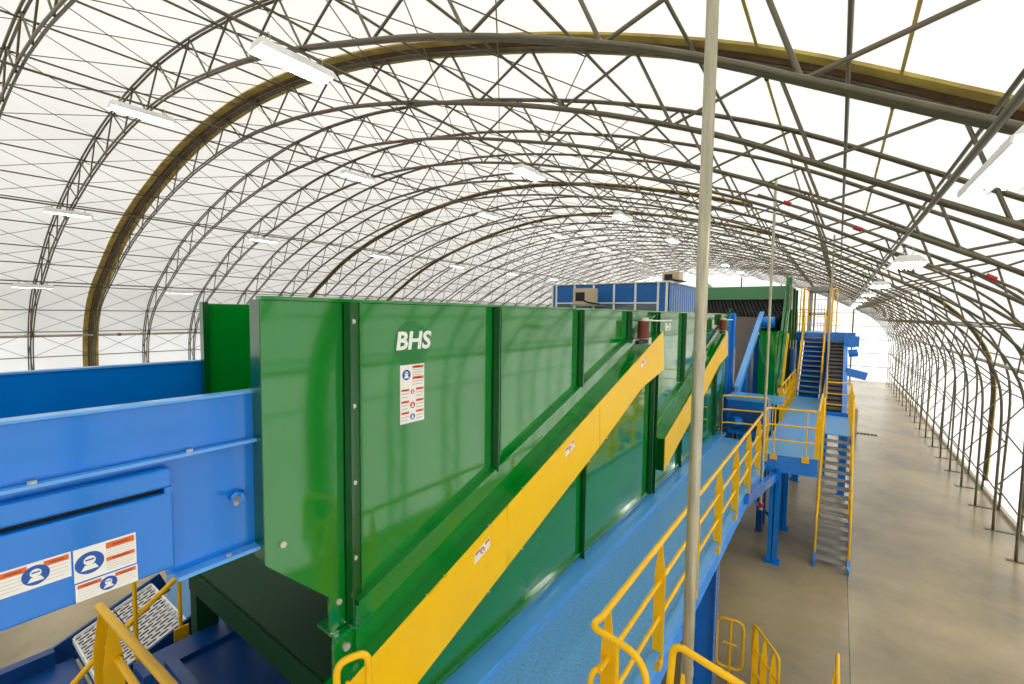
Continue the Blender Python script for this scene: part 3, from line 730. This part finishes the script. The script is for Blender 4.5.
# top platform
tp = thing('top_platform', (-.85, 25, -5.6), 'blue top platform at the head of the upper stairs', 'platform')
box('deck', 'deck', tp, -1.75, -.3, 23.85, 27.2, -.68, -.65); box('front_fascia', 'blue', tp, -1.75, -.3, 23.82, 23.86, -1.0, -.66)
for x in (-1.6, -.4):
    for y in (24.4, 26.9): box('column', 'blue_dark', tp, x-.09, x+.09, y-.09, y+.09, -5.6, -.68)
railing('yellow handrail around the top platform', [(-1.7, 23.9, -.65), (-1.7, 27.1, -.65), (-.35, 27.1, -.65), (-.35, 23.9, -.65)], [((x, y, -.65), (0, 1, 0)) for x in (-1.7, -.35) for y in (24, 25.5, 27)], pw=.08)
for x, lab in ((-1.42, 'tall yellow looped grab rail left of the upper stairs'), (-.36, 'tall yellow looped grab rail right of the upper stairs')):
    t = thing('grab_rail', (x, 24.6, -.65), lab, 'handrail', 'tall grab rails')
    for dx in (0, .16):
        tubeo('loop', 'yellow', t, fillet([(x+dx*.6, 24.2, -.65), (x+dx*.6, 24.2, 1.3), (x+dx+.12, 24.5, 1.3), (x+dx+.12, 24.5, -.65)], .2, 6), .025, 8)
    for z in (-.1, .35, .8): tubeo('rung', 'yellow', t, [(x, 24.2, z), (x+.24, 24.5, z)], .016, 6)
# grey mesh tower behind
t = thing('grey_tower', (-.9, 30, -5.6), 'grey steel tower with vertical bars behind the top platform', 'tower')
for x in (-1.3, -.5):
    for y in (29.6, 30.4): box('post', 'grey_steel', t, x-.05, x+.05, y-.05, y+.05, -5.6, 1.5)
for z in (-1, .2, 1.4): box('ring_beam', 'grey_steel', t, -1.36, -.44, 29.55, 30.45, z-.05, z+.05)
for i in range(6): rod('bar', 'grey_steel', (-1.2+i*.14, 29.6, -1), (-1.2+i*.14, 29.6, 1.4), .015, t)
box('head_beam', 'grey_steel', t, -1.45, -.4, 29.4, 30.6, 1.45, 1.65)

# ------------------------------------------------------------------ cleated belt conveyor right of the stairs
bc = thing('cleated_conveyor', (0, 20.5, -5.6), 'steep cleated belt conveyor with blue frame right of the upper stairs', 'conveyor')
A0, A1 = Vector((0, 17.7, -3.45)), Vector((0, 24.6, -.95)); dv = (A1-A0)
build(MB().prism([(17.7, -3.5), (17.7, -3.45), (24.6, -.95), (24.6, -1.0)], -.25, .22), 'belt', 'belt', bc)
for i in range(20):
    p = A0+dv*((i+.5)/20)
    box('cleat', 'rubber', bc, -.24, .21, p.y-.015, p.y+.015, p.z-.02, p.z+.06)
for x0, x1, m in ((-.3, -.25, 'grey_steel'), (.22, .36, 'blue')):
    build(MB().prism([(17.6, -3.8), (17.6, -3.3), (24.7, -.72), (24.7, -1.3)], x0, x1), 'side_frame', m, bc)
box('head_box', 'blue', bc, -.3, .62, 24.3, 25.3, -1.25, -.62); box('head_plate', 'blue', bc, .22, .75, 23.9, 24.3, -1.2, -.75)
tubeo('drive_motor', 'blue', bc, [(.4, 24.0, -1.5), (.72, 24.0, -1.45)], .16, 12)
build(MB().bar((.3, 21.2, -2.0), (.92, 21.3, -2.15), .25, .3), 'drive_arm', 'blue', bc)
for x, y, zt in ((.28, 19.2, -3.2), (.28, 23.2, -1.9), (-.22, 23.2, -1.9), (-.22, 19.2, -3.2)): box('leg', 'blue', bc, x-.06, x+.06, y-.06, y+.06, -5.6, zt)

# ------------------------------------------------------------------ machinery beyond the hoppers
bx = thing('blue_transfer_box', (-1.8, 13.6, -5.6), 'blue steel transfer box behind the end rail of the walkway', 'machine')
build(MB().box(-2.3, -1.36, 13.1, 13.9, -3.1, -2.18), 'body', 'blue', bx, .01)
box('top_plate', 'kerb', bx, -2.32, -1.05, 13.0, 13.95, -2.18, -2.1)
box('pipe_panel', 'blue_dark', bx, -2.2, -1.5, 13.05, 13.1, -2.95, -2.4)
tubeo('flange_pipe', 'blue', bx, [(-2.15, 12.95, -2.75), (-2.0, 13.1, -2.75)], .14, 12)
for x in (-2.22, -1.45):
    for y in (13.2, 13.8): box('leg', 'blue_dark', bx, x-.07, x+.07, y-.07, y+.07, -5.6, -3.1)
t = thing('blue_column', (-2.42, 14.3, -5.6), 'bright blue column at the end of the second green hopper', 'column')
box('shaft', 'blue', t, -2.62, -2.4, 14.15, 14.4, -5.6, .1, bevel=.008); box('gusset', 'blue', t, -2.7, -2.5, 13.9, 14.2, -3.2, -.05)
tubeo('conduit', 'galv', t, [(-2.36, 14.1, -5.5), (-2.36, 14.1, -.9)], .02, 6)
# inclined feed conveyor
fc = thing('feed_conveyor', (-2.8, 16, -5.6), 'inclined blue feed conveyor rising to the dark disc screen', 'conveyor')
build(MB().prism([(14.2, -2.2), (14.2, -2.12), (19.0, .0), (19.0, -.1)], -4.2, -2.34), 'belt', 'belt', fc)
build(MB().prism([(14.4, -4.2), (14.4, -2.2), (18.3, -.15), (18.3, -4.2)], -2.44, -2.38), 'skirt_panel', 'blue_dark', fc)
for x0, x1 in ((-2.3, -2.2), (-4.4, -4.2)):
    build(MB().prism([(14.0, -2.3), (14.0, -2.0), (18.5, .16), (18.5, -.12)], x0, x1), 'side_frame', 'kerb', fc)
    build(MB().prism([(14.0, -2.0), (14.0, -1.95), (18.5, .2), (18.5, .16)], x0-.02, x1+.03), 'side_flange', 'kerb', fc)
tubeo('drive_motor', 'blue', fc, [(-2.2, 18.2, -.18), (-1.8, 18.2, -.18)], .2, 14)
for x in (-2.25, -4.3):
    for y, zt in ((15.2, -1.7), (17.6, -.6)): box('leg', 'blue', fc, x-.08, x+.08, y-.08, y+.08, -5.6, zt)
t = thing('green_chute', (-2.0, 18, -5.6), 'dark green chute box beside the feed conveyor motor', 'chute')
build(MB().box(-2.15, -1.62, 17.2, 19.0, -3.0, -.5), 'body', 'green', t, .01); box('top_flange', 'green', t, -2.18, -1.6, 17.15, 19.05, -.5, -.46); box('seam', 'green', t, -2.16, -1.61, 17.16, 17.2, -1.3, -1.24)
for x in (-2.05, -1.72): box('leg', 'green_rib', t, x-.06, x+.06, 17.3, 17.42, -5.6, -3.0)
# disc screen
ds = thing('disc_screen', (-3.1, 20.5, -5.6), 'large green disc screen with rows of black rubber discs', 'machine')
box('lintel', 'green', ds, -4.7, -1.62, 20.0, 20.12, .68, 1.2, bevel=.01); box('lintel_lip', 'kerb', ds, -4.7, -1.62, 19.95, 20.0, .9, .94); ds.children[-1].active_material = MAT['green']
box('lintel', 'green', ds, -4.7, -1.62, 21.0, 25, 1.1, 1.2)
disc_me = bpy.data.meshes.new('disc'); q = MB().tube([(-.03, 0, 0), (.03, 0, 0)], .13, 8); disc_me.from_pydata(q.v, [], q.f); disc_me.materials.append(MAT['rubber'])
rows = 9; per = 22
for r_ in range(rows):
    y = 19.15+r_*.17; z = .0+r_*.1
    rod('disc_shaft', 'black', (-4.6, y, z), (-1.7, y, z), .03, ds)
    for c in range(per):
        o = bpy.data.objects.new('disc', disc_me); COL.objects.link(o); o.parent = ds
        o.location = Vector((-4.53+c*.13+(.065 if r_ % 2 else 0), y, z+H))-ds.location; o.rotation_euler = (random.random(), 0, 0)
box('back_plate', 'black', ds, -4.65, -1.66, 20.75, 20.8, -.6, 1.1)
for x0, x1 in ((-1.66, -1.58), (-4.74, -4.66)):
    build(MB().prism([(17.6, -2.6), (17.6, -1.9), (19.3, .55), (19.9, 1.55), (20.1, 1.55), (24.5, 1.0), (24.5, -2.6)], x0, x1), 'side_wall', 'green', ds, .006)
for y in (19.2, 20.6, 22, 23.4): box('side_rib', 'green_rib', ds, -1.58, -1.48, y-.06, y+.06, -2.6, 1.2)
build(MB().bar((-1.5, 17.4, -2.3), (-1.5, 19.9, 1.2), .08, .12), 'side_rail', 'green', ds)
build(MB().bar((-1.47, 17.2, -3.0), (-1.47, 19.0, -.6), .1, .16), 'chain_guard', 'yellow', ds)
box('wing_plate', 'green', ds, -1.58, -1.46, 19.9, 20.3, .3, 1.5)
for x in (-1.65, -4.65):
    for y in (18.5, 23.5): box('leg', 'green_rib', ds, x-.09, x+.09, y-.09, y+.09, -5.6, -2.6)
box('motor', 'blue_dark', ds, -1.46, -1.32, 20.2, 20.9, -2.4, -1.2, bevel=.03)
t = thing('access_gate', (-1.5, 22, -.65), 'short yellow gate rail against the green disc screen', 'gate')
tubeo('frame', 'yellow', t, fillet([(-1.9, 23.95, -.65), (-1.9, 23.95, .42), (-1.55, 23.9, .42), (-1.55, 23.9, -.65)], .1), .024, 8)
for z in (-.3, .05): tubeo('rung', 'yellow', t, [(-1.9, 23.95, z), (-1.55, 23.9, z)], .018, 6)

# ------------------------------------------------------------------ control cabin
cb = thing('control_cabin', (-11.7, 29, -5.6), 'blue panelled control cabin with windows behind the green hopper', 'cabin')
CX0, CX1, CY0, CY1, CZ0, CZ1 = -15.5, -7.85, 26.0, 32.0, -.8, 1.9
box('roof', 'white', cb, CX0-.06, CX1+.06, CY0-.06, CY1+.06, CZ1, CZ1+.06)
box('base', 'blue_dark', cb, CX0, CX1, CY0, CY1, CZ0-.2, CZ0)
box('back_wall', 'blue_panel', cb, CX0, CX1, CY1-.06, CY1, CZ0, CZ1); box('left_wall', 'blue_panel', cb, CX0, CX0+.06, CY0+.1, CY1, CZ0, CZ1)
xs = [CX0+.35+i*(CX1-CX0-.95)/5 for i in range(6)]
for i, x in enumerate([CX0+.05]+xs+[CX1-.12]): box('mullion', 'white', cb, x-.06, x+.06, CY0-.03, CY0+.06, CZ0, CZ1)
box('corner_panel', 'blue_panel', cb, CX0+.1, xs[0]-.06, CY0, CY0+.05, CZ0, CZ1); box('corner_panel', 'blue_panel', cb, xs[-1]+.06, CX1-.1, CY0, CY0+.05, CZ0, CZ1)
for a, b in zip(xs, xs[1:]):
    box('upper_panel', 'blue_panel', cb, a+.06, b-.06, CY0, CY0+.05, .78, CZ1-.04)
    wd = box('window_frame', 'white', cb, a+.06, b-.06, CY0-.01, CY0+.05, .7, .78)
    box('pane', 'glass', wd, a+.06, b-.06, CY0+.02, CY0+.03, -.1, .7); box('lower_panel', 'blue_panel', cb, a+.06, b-.06, CY0, CY0+.05, CZ0, -.1)
for i in range(12):
    y = CY0+.15+i*(CY1-CY0-.3)/12
    box('side_panel', 'blue_panel', cb, CX1-.06, CX1, y, y+.46, CZ0, CZ1-.02); box('side_batten', 'white', cb, CX1-.05, CX1+.015, y+.465, y+.485, CZ0, CZ1)
for x in (CX0+.3, -11.7, CX1-.3):
    for y in (CY0+.3, CY1-.3): box('leg', 'blue_dark', cb, x-.12, x+.12, y-.12, y+.12, -5.6, CZ0-.2)
def acunit(x, y, z, w_, d, h_, lab):
    t = thing('air_conditioner', (x, y, z), lab, 'air conditioner', 'air conditioners')
    cs = build(MB().box(x-w_/2, x+w_/2, y-d/2, y+d/2, z, z+h_), 'casing', 'beige', t, .02)
    box('grille', 'black', cs, x-w_*.36, x+w_*.1, y-d/2-.02, y-d/2, z+h_*.2, z+h_*.75)
    for i in range(6): box('louvre', 'beige', cs, x+w_*.16, x+w_*.45, y-d/2-.02, y-d/2, z+h_*(.15+.12*i), z+h_*(.2+.12*i))
    tubeo('pipe', 'black', t, fillet([(x-w_*.1, y-d/2-.03, z+h_*.35), (x+w_*.3, y-d/2-.1, z+.1), (x+w_*.9, y-d/2-.1, z-.0)], .2), .05, 6)
acunit(-12.35, 24.6, .62, 1.3, .7, .95, 'beige air conditioner unit in front of the cabin windows')
box('bracket', 'grey_steel', cb, -13.1, -11.6, 24.2, 26, .54, .62)
acunit(-8.05, 27.3, 1.96, 1.0, .8, .62, 'beige air conditioner unit on the roof corner of the cabin')

# ------------------------------------------------------------------ galvanised poles
def pole(x, y, z0, z1, r, lab, seg=16):
    t = thing('pole', (x, y, z0), lab, 'pole', 'galvanised poles')
    tubeo('shaft', 'galv', t, [(x, y, z0), (x, y, z1)], r, seg)
    for z in ((z0+z1)/2-.8, (z0+z1)/2+1.3): tubeo('coupling', 'galv', t, [(x, y, z-.03), (x, y, z+.03)], r*1.12, seg)
    tubeo('base_flange', 'galv', t, [(x, y, z0), (x, y, z0+.02)], r*1.8, seg); return t
pole(-.71, 3.03, -5.6, zin(-.71)-.1, .037, 'tall galvanised pole standing in the foreground before the handrail')
p2 = pole(-1.13, 10.4, -3.95, zin(-1.13)-.05, .026, 'galvanised pole rising beside the green disc screen')
rod('valve', 'red', (-1.13, 10.34, -3.85), (-1.13, 10.46, -3.85), .05, p2, 8)
pole(-.2, 15.4, -5.6, zin(-.2)-.05, .024, 'galvanised pole rising beside the upper stairs')
# pale blocks by the right aisle
for x0, x1, y0, y1, z1, lab in ((.4, .97, 27.3, 28.3, -4.36, 'pale concrete block standing beside the cleated conveyor'), (.25, .82, 30.5, 31.5, -4.15, 'taller pale concrete block behind the first block')):
    t = thing('concrete_block', ((x0+x1)/2, (y0+y1)/2, -5.6), lab, 'block', 'pale concrete blocks')
    build(MB().box(x0, x1, y0, y1, -5.6, z1), 'body', 'concrete', t, .03); box('lifting_eye', 'grey_steel', t, (x0+x1)/2-.05, (x0+x1)/2+.05, (y0+y1)/2-.05, (y0+y1)/2+.05, z1, z1+.06)
t = thing('floor_grate', (1.3, 27.6, -5.6), 'narrow dark floor grate across the right aisle', 'grate')
for i in range(6): box('bar', 'black', t, .95+i*.14, 1.05+i*.14, 27.5, 27.75, -5.6, -5.57)
# rolled material tied under the right eave
t = thing('fabric_roll', (3.4, 13, -.6), 'cream rolled tarp tied under the right eave', 'roll')
tubeo('roll', 'roll', t, [(3.0, 11.7, -.35), (3.15, 13.3, -.45)], .07, 10); tubeo('tie', 'band_core', t, [(3.07, 12.4, -.39), (3.075, 12.46, -.395)], .076, 10)

# ------------------------------------------------------------------ lower left: access steps and platform under the conveyor
ZP = -3.1
st = thing('access_steps', (-5.6, 1.2, -5.6), 'perforated grey steps with blue frame under the blue conveyor', 'steps')
for ya, za, yb_, zb in ((1.32, -3.225, 1.64, -3.1), (1.0, -3.35, 1.31, -3.23)):
    build(MB().prism([(ya, za-.005), (ya, za), (yb_, zb), (yb_, zb-.005)], -6.18, -5.16), 'tread', 'perforated', st)
    for x in (-6.17, -5.17): build(MB().prism([(ya, za-.04), (ya, za+.004), (yb_, zb+.004), (yb_, zb-.04)], x-.012, x+.012), 'tread_edge', 'white', st)
build(MB().prism([(1.0, -3.5), (1.0, -3.46), (1.64, -3.21), (1.64, -3.25)], -6.15, -5.18), 'slot_shade_sheet', 'blue_dark', st)  # dark sheet added below the treads so their slots look shaded
for y, z in ((1.645, -3.1), (.995, -3.355)): box('tread_nosing', 'white', st, -6.17, -5.16, y-.008, y+.008, z-.05, z+.003)
for x in (-6.2, -5.12): build(MB().bar((x, 1.78, ZP-.05), (x, .85, ZP-.42), .03, .26), 'stringer', 'blue_dark', st)
for x, y, zt in ((-5.12, 1.72, 0), (-6.2, 1.72, 0), (-6.2, .9, -.5), (-5.12, .9, -.5)): box('leg', 'blue_dark', st, x-.04, x+.04, y-.04, y+.04, -5.6, ZP+zt)
hl = thing('step_handrail', (-5.12, 1.2, ZP), 'yellow handrail on the perforated steps below the safety labels', 'handrail')
tubeo('top_rail', 'yellow', hl, fillet([(-5.1, 1.72, -2.15), (-5.1, 1.78, -2.45), (-5.14, 1.02, -3.0), (-5.14, .7, -3.3)], .14), .026, 8)
tubeo('top_rail', 'yellow', hl, [(-6.15, 1.75, -2.2), (-6.15, .9, -2.95)], .026, 8)
for p, q_ in (((-5.1, 1.58, ZP-.05), (-5.1, 1.58, -2.15)), ((-5.12, 1.24, ZP-.3), (-5.12, 1.24, -2.35))):
    rod('post', 'yellow', p, q_, .02, hl); box('foot_plate', 'yellow', hl, p[0]+.005, p[0]+.025, p[1]-.06, p[1]+.06, p[2]-.07, p[2]+.05)
hm = thing('step_handrail', (-4.5, .8, ZP-.3), 'yellow front handrail descending at the bottom left corner', 'handrail')
tubeo('top_rail', 'yellow', hm, fillet([(-4.62, .9, -2.34), (-3.11, .9, -2.21), (-2.75, .9, -2.2)], .1), .03, 10)
tubeo('mid_rail', 'yellow', hm, [(-4.5, .92, -2.62), (-3.0, .92, -2.62)], .026, 8)
for x, z in ((-4.56, -2.32), (-4.28, -2.31)): flat_post((x, .9, ZP-.4), z-ZP+.4, hm, (1, 0, 0), wdt=.12)
bp_ = thing('blue_platform', (-6, .2, -5.6), 'dark blue platform beam at the bottom left corner', 'platform')
box('beam', 'blue_dark', bp_, -6.14, -6.04, -1.5, .84, ZP-.5, ZP-.24); box('deck', 'blue_dark', bp_, -6.04, -4.4, -1.5, .97, ZP-.44, ZP-.38)
for y in (-1.2, .4): box('leg', 'blue_dark', bp_, -6.14, -6.0, y-.07, y+.07, -5.6, ZP-.5)
tm = thing('tail_machine', (-3.8, 1.6, -5.6), 'dark blue steel machine inside the opening under the near hopper', 'machine')
build(MB().box(-4.6, -2.75, 1.3, 3.1, -4.6, -3.0), 'body', 'blue_dark', tm, .01)
build(MB().box(-4.66, -4.4, 1.1, 3.1, -5.0, -2.96), 'side_plate', 'blue_dark', tm); box('top_rim', 'blue_dark', tm, -4.4, -2.75, 1.24, 1.32, -3.0, -2.9)
for x in (-4.5, -2.85): box('leg', 'blue_dark', tm, x-.07, x+.07, 1.6, 1.74, -5.6, -4.6)
bh = thing('blue_wall_panel', (-7.5, 2.4, -5.6), 'light blue panel box standing behind the perforated steps', 'panel')
build(MB().box(-7.6, -6.5, 2.2, 2.9, -5.6, -2.4), 'body', 'kerb', bh, .01); box('frame', 'blue', bh, -7.65, -6.45, 2.15, 2.2, -2.5, -2.4)

# yellowed straps lying along the roof membrane
for x, lab in ((-.79, 'thin yellow strap on the roof near the foreground pole'), (.34, 'thin yellow strap on the roof near the right lamp')):
    z = zin(x, skin)
    t = thing('roof_strap', (x, 5, z-.05), lab, 'strap', 'yellow roof straps')
    box('webbing', 'band', t, x-.014, x+.014, 1.2, 12, z-.045, z-.04); box('buckle', 'band_core', t, x-.02, x+.02, 5.9, 6.0, z-.055, z-.038)
